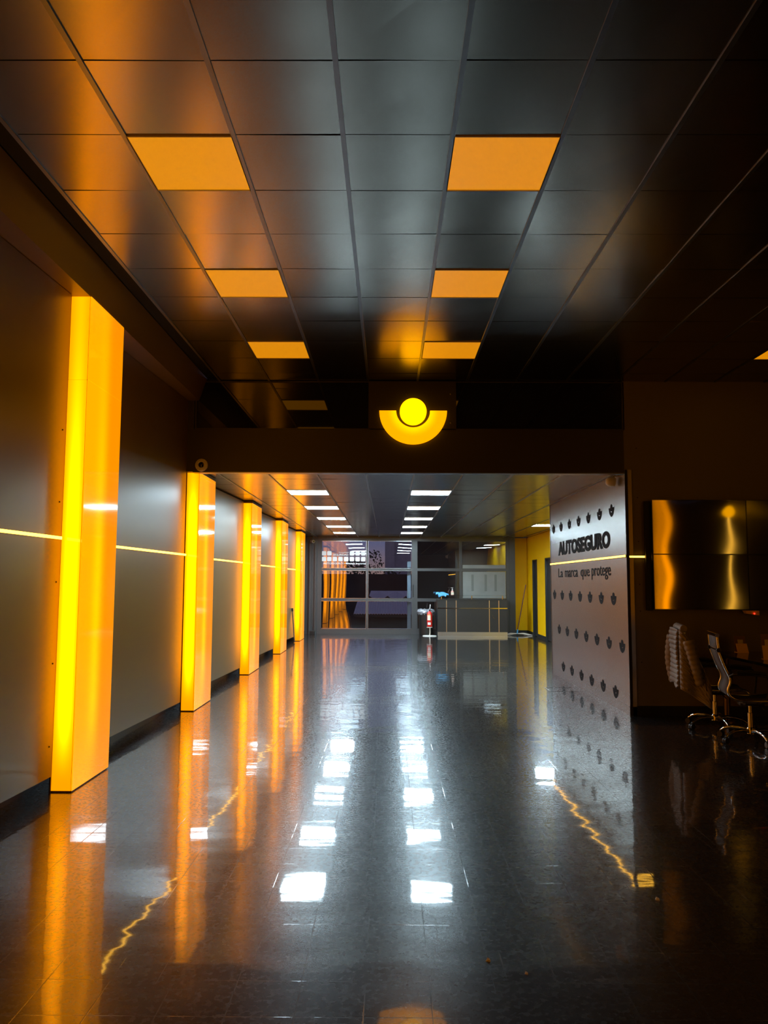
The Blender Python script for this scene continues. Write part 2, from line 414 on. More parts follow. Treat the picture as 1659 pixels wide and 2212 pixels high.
# header across the hall
hd = struct(MB().box(-2.72, 2.87, YH, YH+.12, 2.895, 3.425).box(-2.72, -2.40, YH, YH+.12, 3.425, HC+.03).box(2.885, 2.87, YH, YH+.12, 3.425, HC)
            .box(-2.40, 2.87, YH+.03, YH+.12, 3.425, HC+.03).build('wall_front', 'header'), 'dark beam over the opening to the rear hall', 'wall')
for x0, x1, nm in ((-2.37, -.255, 'left'), (.825, 2.855, 'right')):
    w = struct(box('window_%d' % (1 if nm == 'left' else 2), 'darkglass', None, x0, x1, YH+.012, YH+.028, 3.435, HC-.01),
               'dark glossy glass strip in the beam, %s of the glowing sign' % nm, 'window')
    f = MB(); t = .018
    f.box(x0-t, x0, YH-.004, YH+.03, 3.425, HC).box(x1, x1+t, YH-.004, YH+.03, 3.425, HC).box(x0, x1, YH-.004, YH+.03, 3.425, 3.437).box(x0, x1, YH-.004, YH+.03, HC-.012, HC)
    f.build('window_frame', 'header', w)
struct(box('trim_2', 'grid', None, -2.40, 2.87, YH-.003, YH+.13, 2.885, 2.896), 'thin metal edge under the beam', 'trim')

# screen wall and partition pod
tvw = struct(MB().box(2.87, XE, YH, YH+.12, 0, HC+.03).build('wall_right', 'tvwall'), 'dark brown wall carrying the screens', 'wall')
struct(box('baseboard_right', 'black', None, 2.89, XE, YH-.012, YH, 0, .11), 'black skirting under the screens', 'baseboard')
for z in (.62, 1.225, 1.546, 2.06, 2.594, 3.2):
    MB().lathe([(.007, 0), (.007, .004), (.004, .005)], (3.02, YH-.004, z), 8, 'Y').build('screw', 'black', tvw)
part = struct(MB().box(2.865, 2.95, YH-.015, 13.58, .10, LC+.0).build('wall_right', 'silver'), 'brushed metal wall panel with dark lettering and rows of emblems', 'wall')
struct(box('baseboard_right', 'silver', None, 2.862, 2.95, YH-.012, 13.58, 0, .098), 'metal skirting under the lettered panel', 'baseboard')
box('edge_strip', 'steel', part, 2.858, 2.868, 13.575, 13.59, 0, LC)
box('edge_strip', 'black', part, 2.866, 2.90, YH-.022, YH-.014, 0, LC)
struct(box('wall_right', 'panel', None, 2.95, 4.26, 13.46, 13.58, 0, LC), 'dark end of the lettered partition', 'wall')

# emblem: disc above a crescent, drawn in (u, v), height about 1
def emblem(mb, c, s, right, upv, nrm, d0, d1, seg=14):
    c, R, U, N = Vector(c), Vector(right), Vector(upv), Vector(nrm)
    mp = lambda u, v, d: c + R*(u*s) + U*(v*s) + N*d
    mb.prism([(.40*math.cos(math.pi*i/seg), -.03+.40*math.sin(math.pi*i/seg)) for i in range(seg*2)], mp, d0, d1)
    p = [(math.cos(math.pi+math.pi*k/seg), math.sin(math.pi+math.pi*k/seg)) for k in range(seg+1)]
    for a, b in zip(p, p[1:]):
        mb.add([mp(u*q, v*q, d) for d in (d0, d1) for q, (u, v) in ((1, a), (1, b), (.52, b), (.52, a))], [(4, 5, 6, 7), (0, 3, 2, 1), (0, 1, 5, 4), (2, 3, 7, 6)])
    for u in (-1, 1):
        mb.add([mp(u*q, 0, d) for q, d in ((1, d0), (1, d1), (.52, d1), (.52, d0))], [(0, 1, 2, 3)])
ys = [13.306, 12.73, 12.14, 11.55, 10.98, 10.40, 9.835]
spots = [(y, 2.49) for y in ys] + [(y, 1.36) for y in ys] + [(y-.32, .79) for y in ys] + [(y, .20) for y in ys[1:]]
for y, z in spots:
    m = MB(); emblem(m, (2.865, y, z+.035), .118, (0, -1, 0), (0, 0, 1), (-1, 0, 0), .0005, .003, 9)
    m.build('emblem', 'ink', part)
tag(text_mb('AUTOSEGURO', 3.02, .228, (2.8645, 12.95, 2.012), (0, -1, 0), (0, 0, 1), .006, .045).build('wall_lettering', 'ink'),
    'large black capital lettering on the brushed metal panel above the amber line', 'lettering')
t = thing('wall_lettering', (2.8645, 11.45, 1.70), 'slender dark slogan lettering on the brushed metal panel below the amber line', 'lettering')
for wd, ya, yb, za, zb in (('La', 12.98, 12.66, 1.650, 1.800), ('marca', 12.50, 11.66, 1.648, 1.758), ('que', 11.48, 10.98, 1.605, 1.757), ('protege', 10.86, 9.93, 1.603, 1.786)):
    text_mb(wd, ya-yb, zb-za, (2.8645, ya, za), (0, -1, 0), (0, 0, 1), .004, .0).build('word', 'ink', t)

# yellow walls and dark doors at the rear right
DOORS = [(22.07, 22.80), (20.18, 20.96)]
mb = MB(); y = 13.58
for a, b in sorted(DOORS):
    mb.box(4.26, 4.42, y, a, 0, LC); mb.box(4.26, 4.42, a, b, 2.23, LC); y = b
mb.box(4.26, 4.42, y, 23.80, 0, LC)
struct(mb.build('wall_right', 'yellow'), 'bright yellow side wall at the rear with dark doors', 'wall')
struct(box('wall_back', 'yellow', None, 3.80, 4.42, 23.72, 23.80, 0, LC), 'narrow yellow end wall beside the rear glazing', 'wall')
mb = MB(); y = 13.58
for a, b in sorted(DOORS): mb.box(4.245, 4.26, y, a, 0, .11); y = b
mb.box(4.245, 4.26, y, 23.72, 0, .11); mb.box(3.84, 4.245, 23.705, 23.72, 0, .11)
struct(mb.build('baseboard_right', 'black'), 'black skirting of the yellow wall', 'baseboard')
for k, (a, b) in enumerate(DOORS):
    d = struct(MB().box(4.31, 4.35, a+.04, b-.04, .01, 2.19).build('door_%d' % (k+1), 'door'), ['far', 'near'][k]+' dark door in the yellow wall', 'door')
    MB().box(4.255, 4.36, a, a+.045, 0, 2.23).box(4.255, 4.36, b-.045, b, 0, 2.23).box(4.255, 4.36, a, b, 2.19, 2.23).build('door_frame', 'door', d)
    MB().lathe([(.028, .0), (.028, .012), (.012, .016), (.012, .05), (.024, .055), (.024, .075)], (4.31, a+.11, 1.03), 12, 'X').build('door_handle', 'steel', d)
# unseen sides that close the place
struct(box('wall_right', 'tvwall', None, XE, XE+.15, YN, YH, 0, HC), 'dark far right wall of the front hall', 'wall')
struct(box('wall_back', 'tvwall', None, -2.95, XE+.15, YN-.15, YN, 0, HC), 'dark wall behind the viewer', 'wall')

# ------------------------------------------------------------------ rear glazing
def glazing(num, xs, zs, x_out, label, cat='window', jw=(.055, .055)):
    x0, x1 = x_out
    fr = MB()
    fr.box(x0, xs[0][0], YB-.04, YB+.06, 0, 2.90).box(xs[-1][1], x1, YB-.04, YB+.06, 0, 2.90)
    for a, b in zip(xs, xs[1:]): fr.box(a[1], b[0], YB-.03, YB+.05, .0, 2.90)
    zz = [0] + [z for p in zs for z in p] + [2.90]
    for z0, z1 in zip(zz[0::2], zz[1::2]):
        for a in xs: fr.box(a[0], a[1], YB-.028, YB+.048, z0, z1)
    w = struct(fr.build('window_%d' % num, 'frame'), label, cat)
    for a in xs:
        for z0, z1 in zs:
            box('pane', 'glass', w, a[0]-.006, a[1]+.006, YB+.005, YB+.013, z0-.006, z1+.006)
            bd = MB(); t = .012
            bd.box(a[0], a[1], YB-.033, YB-.028, z0-t, z0).box(a[0], a[1], YB-.033, YB-.028, z1, z1+t).box(a[0]-t, a[0], YB-.033, YB-.028, z0-t, z1+t).box(a[1], a[1]+t, YB-.033, YB-.028, z0-t, z1+t)
            bd.build('glazing_bead', 'steel' if num == 3 else 'frame', w)
    return w
ZS = [(.156, .977), (1.075, 1.90), (1.985, 2.80)]
w3 = glazing(3, [(-2.035, -.69), (-.615, .70)], ZS, (-2.17, .79), 'grey framed glass entrance at the back with white window lettering')
w4 = glazing(4, [(.875, 2.15), (2.23, 3.57)], ZS, (.79, 3.66), 'dark glazed bay behind the reception desk')
struct(MB().box(-2.72, -2.17, YB-.10, YB+.06, 0, LC).box(-2.40, -2.33, YB-.18, YB-.10, 0, LC).box(-2.24, -2.19, YB-.16, YB-.10, 0, LC)
       .box(3.66, 3.84, YB-.06, 23.78, 0, LC).box(-2.17, 3.66, YB-.02, YB+.05, 2.90, LC+.02).build('wall_back', 'frame'), 'dark grey posts and lintel framing the rear glazing', 'wall')
# door pull on the entrance jamb
MB().tube([(.745, YB-.04, 1.12), (.745, YB-.09, 1.14), (.745, YB-.09, 1.46), (.745, YB-.04, 1.48)], .012, 8).build('door_handle', 'plastic', w3, smooth=True)
# white vinyl squares and lettering on the top left pane
def rsq(cx, cz, s, r=.03):
    p = []
    for qx, qz, a0 in ((1, 1, 0), (-1, 1, 90), (-1, -1, 180), (1, -1, 270)):
        for k in range(5):
            a = math.radians(a0+22.5*k); p.append((cx+qx*(s-r)+r*math.cos(a), cz+qz*(s-r)+r*math.sin(a)))
    return p
sqx = [-1.972, -1.808, -1.642, -1.467, -1.295, -1.119, -.948, -.776]
for i, x in enumerate(sqx):
    for row, z in enumerate((2.43, 2.255)):
        if row == 0 and i in (2, 3, 4): continue
        MB().prism(rsq(x, z, .068), lambda u, v, d: (u, d, v), YB-.001, YB+.004).build('window_decal', 'decal', w3)
YT = YB+.004
text_mb('SEGURIDAD', .47, .062, (-1.70, YT, 2.355), (1, 0, 0), (0, 0, 1), .004, .02).build('window_lettering', 'decal', w3)
text_mb('Tranquilidad', .30, .040, (-1.53, YT, 2.435), (1, 0, 0), (0, 0, 1), .004, .01).build('window_lettering', 'decal', w3)
text_mb('AUTOSEGURO \u2022 Blindaje Imporce', 1.30, .072, (-2.00, YT, 2.078), (1, 0, 0), (0, 0, 1), .004, .015).build('window_lettering', 'decal', w3)
# pale film with faint sign on the bay behind the desk
def film(z0, z1): return box('window_film', 'film', w4, 2.25, 3.555, YB-.004, YB+.004, z0, z1)
film(1.968, 2.09)
fm = film(1.085, 1.885)
for x in (2.55, 2.95, 3.25):
    box('film_stripe', 'filmdark', fm, x-.035, x+.035, YB-.006, YB-.004, 1.30, 1.80)

# ------------------------------------------------------------------ outside at dusk
struct(box('pavement', 'concrete', None, -6, 8, YB+.1, 26.6, -.15, -.02), 'pale terrace outside the glass', 'pavement')
struct(box('ground', 'darkwall', None, -60, 60, 26.6, 420, -6, -5.5), 'dark ground beyond the terrace', 'ground')
tag(box('yard_partition', 'darkwall', None, .80, 3.9, 25.6, 25.75, -.02, 3.4), 'dark wall close outside the glass behind the reception desk', 'wall')
tag(box('garden_wall', 'darkwall', None, -14, 10, 52, 53, -5.5, 2.1), 'dark wall closing the yard outside', 'wall')
t = thing('apartment_tower', (4.5, 400, -5.5), 'grey apartment tower seen through the top of the glass entrance', 'building')
box('tower_block', 'tower', t, -1.9, 3.0, 395, 405, -5.5, 32); box('tower_block', 'tower', t, 3.0, 11.5, 398, 408, -5.5, 30)
def tree(x, y, z0, h, w, label, n=46, seed=1):
    rnd = random.Random(seed)
    t = thing('tree', (x, y, z0), label, 'tree', 'trees behind the yard')
    m = MB(); m.tube([(x, y, z0), (x+.1, y, z0+h*.5), (x, y, z0+h*.8)], [w*.07, w*.05, w*.02], 7); m.build('trunk', 'bark', t)
    bm = MB()
    for k in range(n*14):
        a = rnd.uniform(0, 6.283); q = rnd.random()**.5; zz = rnd.uniform(.25, 1.0)
        rr = w*.5*q*(1.15-abs(zz-.55)*1.3)
        c = Vector((x+rr*math.cos(a), y+rr*math.sin(a), z0+h*zz)); s = w*rnd.uniform(.03, .07)
        d1 = Vector((rnd.uniform(-1, 1), rnd.uniform(-1, 1), rnd.uniform(-1, 1))).normalized()*s
        d2 = d1.orthogonal().normalized()*s*.6
        bm.add([c-d1, c+d2, c+d1, c-d2], [(0, 1, 2, 3)])
    bm.build('foliage', 'leaf', t)
tree(-1.0, 55, -5.5, 9.3, 1.9, 'tall dark tree left of the tower outside', seed=3)
tree(.15, 58, -5.5, 8.0, 2.6, 'lower dark tree in front of the tower outside', seed=4)
tree(1.6, 60, -5.5, 7.4, 2.8, 'low dark bush at the right behind the yard wall', seed=5)
tree(-2.6, 62, -5.5, 8.8, 3.2, 'dark tree behind the window lettering outside', seed=6)
# sheet roofs in the yard
m = MB(); n = 64
for i in range(n):
    x0, x1 = -1.4+3.4*i/n, -1.4+3.4*(i+1)/n; z = (.018 if i % 2 else -.018)
    m.hexa([(x0, 31.0, .28+z), (x1, 31.0, .28-z), (x1, 34.5, .68-z), (x0, 34.5, .68+z)], [(x0, 31.0, .30+z), (x1, 31.0, .30-z), (x1, 34.5, .70-z), (x0, 34.5, .70+z)])
sh = thing('lean_to_shed', (0, 32, -5.5), 'low open shed under a corrugated sheet roof outside', 'shed')
m.build('sheet_roof', 'roof', sh); box('shed_wall', 'darkwall', sh, -1.4, 2.0, 34.4, 34.6, -5.5, .6)
box('roof_beam', 'darkwall', sh, -1.4, 2.0, 31.0, 31.1, .16, .25)
for x in (-.7, 1.1): box('shed_post', 'darkwall', sh, x, x+.06, 31.05, 31.12, -5.5, .2)
m = MB()
for i in range(0):
    x = 0
    m.hexa([(x, 40, .55), (x+.45, 40, 1.02), (x+.46, 44, 1.22), (x, 44, .80)], [(x, 40, .58), (x+.45, 40, 1.05), (x+.46, 44, 1.25), (x, 44, .83)])
    m.hexa([(x+.45, 40, 1.02), (x+.95, 40, .55), (x+.95, 44, .80), (x+.46, 44, 1.22)], [(x+.45, 40, 1.05), (x+.95, 40, .58), (x+.95, 44, .83), (x+.46, 44, 1.25)])
for i in range(10):
    x0, x1 = -1.0+.475*i, -.525+.475*i; a, b = ((.50, .84) if i % 2 else (.84, .50))
    m.hexa([(x0, 40, a), (x1, 40, b), (x1, 44, 1.04), (x0, 44, 1.04)], [(x0, 40, a+.03), (x1, 40, b+.03), (x1, 44, 1.07), (x0, 44, 1.07)])
fs = thing('folded_roof_building', (1, 42, -5.5), 'low building with a zigzag folded roof outside', 'building')
m.build('folded_roof', 'roof', fs); box('building_wall', 'darkwall', fs, -1.0, 3.7, 40.3, 43.8, -5.5, .55)
tag(box('square_post', 'post', None, .575, .685, 23.62, 23.72, -.02, 2.2), 'pale blue square post outside the right edge of the glass entrance', 'post')

# ------------------------------------------------------------------ lit pillars
fm_cache = {}
def pillar(i, x, y, h, ln, label, rz=0, group='amber light pillars along the left wall', cap=True):
    p = thing('light_pillar', (x, y, 0), label, 'light pillar', group, rz)
    key = (h, ln)
    if key not in fm_cache:
        fm_cache[key] = (lamp_face('lit_acrylic_front_%d' % len(fm_cache), 'front', h, ln), lamp_face('lit_acrylic_side_%d' % len(fm_cache), 'side', h, ln))
    mf, ms = fm_cache[key]
    w = PW; z0 = .012
    B = lambda nm, m, *b, **k: MB().box(*b).build(nm, m, p, local=True, **k)
    B('inner_case', 'core', -w+.004, w-.009, .009, ln-.009, .0, h-.004)
    secs = [(z0, h)] if h < 3.3 else [(z0, 3.112), (3.115, h)]
    for a, b in secs:
        B('front_panel', mf, -w, w-.013, 0, .008, a, b)
        B('side_panel', ms, w-.008, w, .001, ln-.001, a, b)
        B('rear_panel', mf, -w, w-.013, ln-.008, ln, a, b)
    m = MB().box(-w-.012, -w-.001, -.012, .03, 0, h); m.build('edge_trim', 'bronze', p, local=True)
    if cap:
        B('top_cap', 'bronze', -w-.01, w+.008, -.008, ln+.008, h, h+.035)
    return p
names = {0: 'amber light pillar behind the viewer', 1: 'amber light pillar just left of the viewer',
         2: 'tallest amber light pillar, nearest on the left, reaching the soffit', 3: 'amber light pillar standing under the left end of the beam',
         4: 'amber light pillar, middle one of the five along the left wall', 5: 'amber light pillar, second from the rear corner on the left',
         6: 'farthest amber light pillar, by the dark corner of the rear glazing'}
for i in range(1, 7):
    h = 3.778 if i < 3 else 2.895
    pillar(i, PX, PY[i], h, PL[i], names[i], cap=(i >= 3))
# two more stand on the right of the front hall; the screens mirror them
pillar(7, 6.0, 1.6, 3.6, 1.05, 'amber light pillar to the right of the viewer, mirrored in the left screens', rz=math.radians(190), group='amber light pillars on the right', cap=True)

t = thing('line_light', (8.58, -.95, 1.9), 'upright amber line light on the far right wall, mirrored thinly in the screens', 'line light')
box('channel', 'bronze', t, 8.575, 8.60, -.99, -.91, .3, 3.5); box('diffuser', 'led', t, 8.565, 8.575, -.985, -.915, .32, 3.48)
t = thing('globe_lamp', (8.42, -.45, 3.28), 'round yellow globe lamp on the far right wall, mirrored in the upper left screen', 'lamp')
MB().lathe([(.02, 3.07), (.10, 3.10), (.17, 3.18), (.20, 3.28), (.17, 3.38), (.10, 3.46), (.02, 3.49)], (8.36, -.45, 0), 24).build('globe', 'logodisc', t, smooth=True)
MB().lathe([(.06, 0), (.06, -.05)], (8.6, -.45, 3.28), 16, 'X').build('wall_mount', 'bronze', t)

# amber line lights
def led(a, b, z, label):
    a, b = Vector(a), Vector(b); m = MB(); d = (b-a).normalized(); n = Vector((d.y, -d.x, 0))
    t = thing('line_light', ((a+b)/2)[:2] + (z,), label, 'line light', 'amber line lights on the walls')
    for nm, mt, o0, o1, hz in (('channel', 'bronze', -.004, .004, .016), ('diffuser', 'led', .004, .010, .011)):
        q = [a+n*o0, b+n*o0, b+n*o1, a+n*o1]
        MB().hexa([(v.x, v.y, z-hz) for v in q], [(v.x, v.y, z+hz) for v in q]).build(nm, mt, t)
    return t
lbl = [None, None, 'amber line light on the wall left of the nearest tall pillar', 'amber line light between the nearest tall pillar and the beam',
       'amber line light between the pillar under the beam and the middle pillar', 'amber line light between the middle pillar and the one behind it',
       'amber line light between the two farthest pillars', 'short amber line light past the farthest pillar']
for i in range(2, 8):
    y0 = ends[i]+PL[i-1]+.03; y1 = ends[i+1]-(.05 if i < 7 else .9)
    ye = ends[i+1]-.045 if i < 7 else 22.75
    xa = -2.475-.043*(ye-y0)
    f = lambda y: xa+(-2.475-xa)*(y-y0)/(ye-y0)
    led((f(y0), y0, 0), (f(y1), y1, 0), 1.88, lbl[i])
def led2(x0, y0, x1, y1, z, label): return led((x1, y1, 0), (x0, y0, 0), z, label) if False else led((x0, y0, 0), (x1, y1, 0), z, label)
led((2.860, 13.57, 0), (2.860, YH-.01, 0), 1.885, 'amber line light running along the brushed metal panel between its letterings')
led((2.90, YH-.005, 0), (3.16, YH-.005, 0), 1.876, 'short amber line light at the left edge of the screens')

# ------------------------------------------------------------------ ceiling lights
def ceil_light(name, x0, x1, y0, y1, z, m, fmat, label, cat, group):
    t = thing(name, ((x0+x1)/2, (y0+y1)/2, z), label, cat, group)
    a = .014
    MB().box(x0+.008, x1-.008, y0+.006, y0+a, z-.002, z+.03).box(x0+.008, x1-.008, y1-a, y1-.006, z-.002, z+.03).box(x0+.008, x0+a, y0+a, y1-a, z-.002, z+.03).box(x1-a, x1-.008, y0+a, y1-a, z-.002, z+.03).build('frame', fmat, t)
    box('diffuser', m, t, x0+a, x1-a, y0+a, y1-a, z+.004, z+.012)
    return t
side = {0: 'left', 3: 'right', 8: 'far right'}
ordn = ['nearest the beam', 'second from the beam', 'middle one of its row', 'second from the glazing', 'nearest the glazing']
for i, k in white_cells:
    x0 = LX0+LT*i; y0 = LY0+LS*k
    lab = 'lit white ceiling panel of the %s row, %s' % (side[i], ordn[k//4-1]) if i != 8 else ('lit white ceiling panel at far right, half hidden by the lettered partition' if k == 15 else 'unseen white ceiling panel added behind the lettered partition')
    ceil_light('ceiling_light', x0+.005, x0+LT-.005, y0, y0+LS, LC, 'whitelampfar' if k in (15, 20) else 'whitelamp', 'white', lab, 'ceiling light', 'white square ceiling lights of the rear hall')
an = {1: 'nearest', 4: 'middle', 7: 'farthest'}
for i, k in sorted(amber_cells):
    if k < 0 or (i == 9 and k < 7): 
        continue
    x0 = TX0+T*i; y0 = TY0+T*k
    lab = 'square amber ceiling panel, %s of the %s three' % (an[k], 'left' if i == 0 else 'right') if i != 9 else 'amber ceiling panel cut off at the right edge above the screens'
    ceil_light('ceiling_panel_light', x0, x0+T, y0, y0+T, HC, 'amberlamp', 'amberframe', lab, 'ceiling light', 'amber square ceiling panels of the front hall')
# cells left open out of view get plain tiles
m = MB()
for i, k in sorted(amber_cells):
    if k < 0 or (i == 9 and k < 7): m.box(TX0+T*i+.012, TX0+T*(i+1)-.012, TY0+T*k+.004, TY0+T*(k+1)-.004, HC+.006, HC+.036)
m.build('ceiling_tile', 'ceil', ceil)

# ------------------------------------------------------------------ glowing sign on the beam
sg = thing('illuminated_sign', (.293, YH, 3.645), 'glowing yellow disc over an amber crescent on the dark beam', 'sign')
box('backing_plate', 'header', sg, -.25, .82, YH-.03, YH+.02, 3.43, HC-.004)
def at_s(u, v, d): return (.293+u, YH-.03-d, 3.645+v)
m = MB(); seg = 40
m.prism([(.163*math.cos(2*math.pi*i/56), -.012+.163*math.sin(2*math.pi*i/56)) for i in range(56)], at_s, .002, .06)
m.build('disc', 'logodisc', sg)
m = MB(); ro, ri = .413, .207
for k in range(seg):
    a0, a1 = math.pi+math.pi*k/seg, math.pi+math.pi*(k+1)/seg
    m.add([at_s(r*math.cos(a), r*math.sin(a), d) for d in (.002, .045) for r, a in ((ro, a0), (ro, a1), (ri, a1), (ri, a0))],
          [(4, 5, 6, 7), (0, 3, 2, 1), (0, 1, 5, 4), (2, 3, 7, 6)])
for a in (math.pi, 2*math.pi):
    m.add([at_s(r*math.cos(a), r*math.sin(a), d) for r, d in ((ro, .002), (ro, .045), (ri, .045), (ri, .002))], [(0, 1, 2, 3)])
m.build('crescent', 'crescent', sg)
for x, z in ((-.17, 3.86), (.21, 3.86), (.75, 3.86), (-.17, 3.50), (.75, 3.50)):
    MB().lathe([(.008, 0), (.008, .004), (.004, .006)], (x, YH-.036, z), 8, 'Y').build('screw', 'steel', sg)

# small devices on walls
t = thing('security_camera', (-2.29, YH, 2.975), 'small round cream camera on the beam above the second pillar', 'camera')
MB().lathe([(.075, 0), (.08, -.015), (.074, -.03), (.048, -.04), (.036, -.034)], (-2.29, YH, 2.975), 24, 'Y').build('housing', 'white', t, smooth=True)
MB().lathe([(.036, -.03), (.034, -.038), (.022, -.046), (.006, -.050)], (-2.29, YH, 2.975), 20, 'Y').build('lens', 'glossblack', t, smooth=True)
t = thing('security_camera', (-2.30, YB-.18, 2.79), 'tiny white camera high in the rear left corner', 'camera')
MB().tube([(-2.30, YB-.18, 2.79), (-2.30, YB-.24, 2.79)], .012, 8).build('bracket', 'white', t)
MB().tube([(-2.33, YB-.22, 2.79), (-2.26, YB-.34, 2.77)], .045, 14).build('housing', 'white', t, smooth=True)
MB().tube([(-2.262, YB-.335, 2.7705), (-2.257, YB-.346, 2.769)], .032, 12).build('lens', 'glossblack', t)
t = thing('motion_sensor', (2.80, 9.56, 2.84), 'cream motion sensor hanging at the top corner of the lettered panel', 'sensor')
MB().tube([(2.865, 9.56, 2.90), (2.83, 9.56, 2.90), (2.80, 9.56, 2.875)], .012, 8).build('bracket', 'white', t, smooth=True)
MB().lathe([(.01, -.075), (.038, -.068), (.055, -.045), (.062, -.01), (.062, .03), (.05, .042), (.02, .045)], (2.795, 9.56, 2.825), 20, 'X').build('housing', 'white', t, smooth=True)
t = thing('outlet_box', (-2.27, 23.0, 0), 'small black floor box in the rear left corner', 'box')
box('box_body', 'plastic', t, -2.34, -2.20, 22.95, 23.08, 0, .10, bevel=.008); box('box_lid', 'frame', t, -2.345, -2.195, 22.945, 23.085, .10, .112)
t = thing('metal_rod', (-2.37, 20.1, 0), 'thin grey rod leaning against the wall before the farthest pillar', 'rod')
MB().tube([(-2.41, 19.88, .01), (-2.475, 19.9, .80)], .018, 8).build('shaft', 'steel', t, smooth=True)
MB().tube([(-2.475, 19.9, .80), (-2.482, 19.902, .88)], .026, 8).build('grip', 'plastic', t, smooth=True)

# ------------------------------------------------------------------ screens
TVX, TVY, TW, TH = 3.155, 9.17, 1.125, .652
for c in range(2):
    for r in range(2):
        x0 = TVX+c*(TW+.002); z0 = 1.250+r*(TH+.003)
        pos = {(0, 0): 'lower left', (0, 1): 'upper left', (1, 0): 'lower right', (1, 1): 'upper right'}[(c, r)]
        t = thing('television', (x0+TW/2, TVY, z0), 'dark glossy screen, %s of the wall of screens' % pos, 'screen', 'screens of the video wall')
        box('housing', 'plastic', t, x0+.03, x0+TW-.03, TVY+.02, YH-.004, z0+.03, z0+TH-.03)
        m = MB(); e = .006
        m.box(x0, x0+TW, TVY, TVY+.03, z0, z0+e).box(x0, x0+TW, TVY, TVY+.03, z0+TH-e, z0+TH).box(x0, x0+e, TVY, TVY+.03, z0+e, z0+TH-e).box(x0+TW-e, x0+TW, TVY, TVY+.03, z0+e, z0+TH-e)
        m.build('bezel', 'glossblack', t)
        box('screen', 'screen', t, x0+e, x0+TW-e, TVY+.002, TVY+.02, z0+e, z0+TH-e)
tag(MB().box(3.085, 3.15, TVY+.05, YH-.004, 1.235, 2.545).build('mounting_rack', 'black'), 'black mounting rack at the left side of the screens', 'rack')
t = thing('video_camera', (4.30, 9.2, 1.19), 'small wedge shaped conference camera with red light under the screens', 'camera')
MB().hexa([(4.24, 9.16, 1.205), (4.385, 9.16, 1.185), (4.385, 9.24, 1.185), (4.24, 9.24, 1.205)], [(4.22, 9.16, 1.24), (4.385, 9.16, 1.24), (4.385, 9.24, 1.24), (4.22, 9.24, 1.24)]).build('housing', 'card', t)
MB().lathe([(.007, 0), (.007, -.006), (.003, -.008)], (4.325, 9.158, 1.205), 10, 'Y').build('indicator', 'redled', t)

# ------------------------------------------------------------------ conference table, cards, chairs
t = thing('conference_table', (4.4, 8.1, 0), 'dark glossy conference table at the right below the screens', 'table')
m = MB(); p = []
for cx, cyy, a0 in ((4.95, 8.98, 0), (3.90, 8.98, 90), (3.90, 7.2, 180), (4.95, 7.2, 270)):
    for k in range(7):
        a = math.radians(a0+15*k); p.append((cx+.15*math.cos(a), cyy+.15*math.sin(a)))
m.prism(p, lambda u, v, d: (u, v, d), .735, .765); m.build('tabletop', 'glossblack', t)
for lx in (3.86, 4.92):
    for ly in (7.35, 8.92):
        MB().lathe([(.10, 0), (.10, .012), (.036, .02), (.036, .70), (.06, .705), (.06, .735)], (lx, ly, 0), 20).build('leg', 'bronze', t, smooth=True)
def card(x, y, w, h, rz, label):
    o = thing('card_holder', (x, y, .765), label, 'card holder', 'card holders on the conference table', rz)
    MB().hexa([(-w/2, -.05, 0), (w/2, -.05, 0), (w/2, .05, 0), (-w/2, .05, 0)], [(-w/2, -.05, .006), (w/2, -.05, .006), (w/2, .05, .006), (-w/2, .05, .006)]).build('base', 'card', o, local=True)
    MB().hexa([(-w/2, -.045, .006), (w/2, -.045, .006), (w/2, -.035, .006), (-w/2, -.035, .006)], [(-w/2, .0, h*.55), (w/2, .0, h*.55), (w/2, .01, h*.55), (-w/2, .01, h*.55)]).build('front_pocket', 'card', o, local=True)
    MB().hexa([(-w/2, .02, .006), (w/2, .02, .006), (w/2, .03, .006), (-w/2, .03, .006)], [(-w/2, .045, h), (w/2, .045, h), (w/2, .055, h), (-w/2, .055, h)]).build('back_plate', 'carddark', o, local=True)
    MB().hexa([(-w*.25, .002, .03), (w*.25, .002, .03), (w*.25, .006, .03), (-w*.25, .006, .03)], [(-w*.25, .028, h*.78), (w*.25, .028, h*.78), (w*.25, .032, h*.78), (-w*.25, .032, h*.78)]).build('card_stack', 'label', o, local=True)
    MB().hexa([(-w*.15, -.031, h*.14), (w*.15, -.031, h*.14), (w*.15, -.025, h*.14), (-w*.15, -.025, h*.14)], [(-w*.15, -.024, h*.20), (w*.15, -.024, h*.20), (w*.15, -.018, h*.20), (-w*.15, -.018, h*.20)]).build('printed_mark', 'ink', o, local=True)
card(4.085, 9.0, .125, .185, 0, 'amber card holder standing on the table behind the front chair')
card(4.01, 8.2, .13, .26, math.radians(-12), 'taller card holder on the table cut by the right edge of the photo')

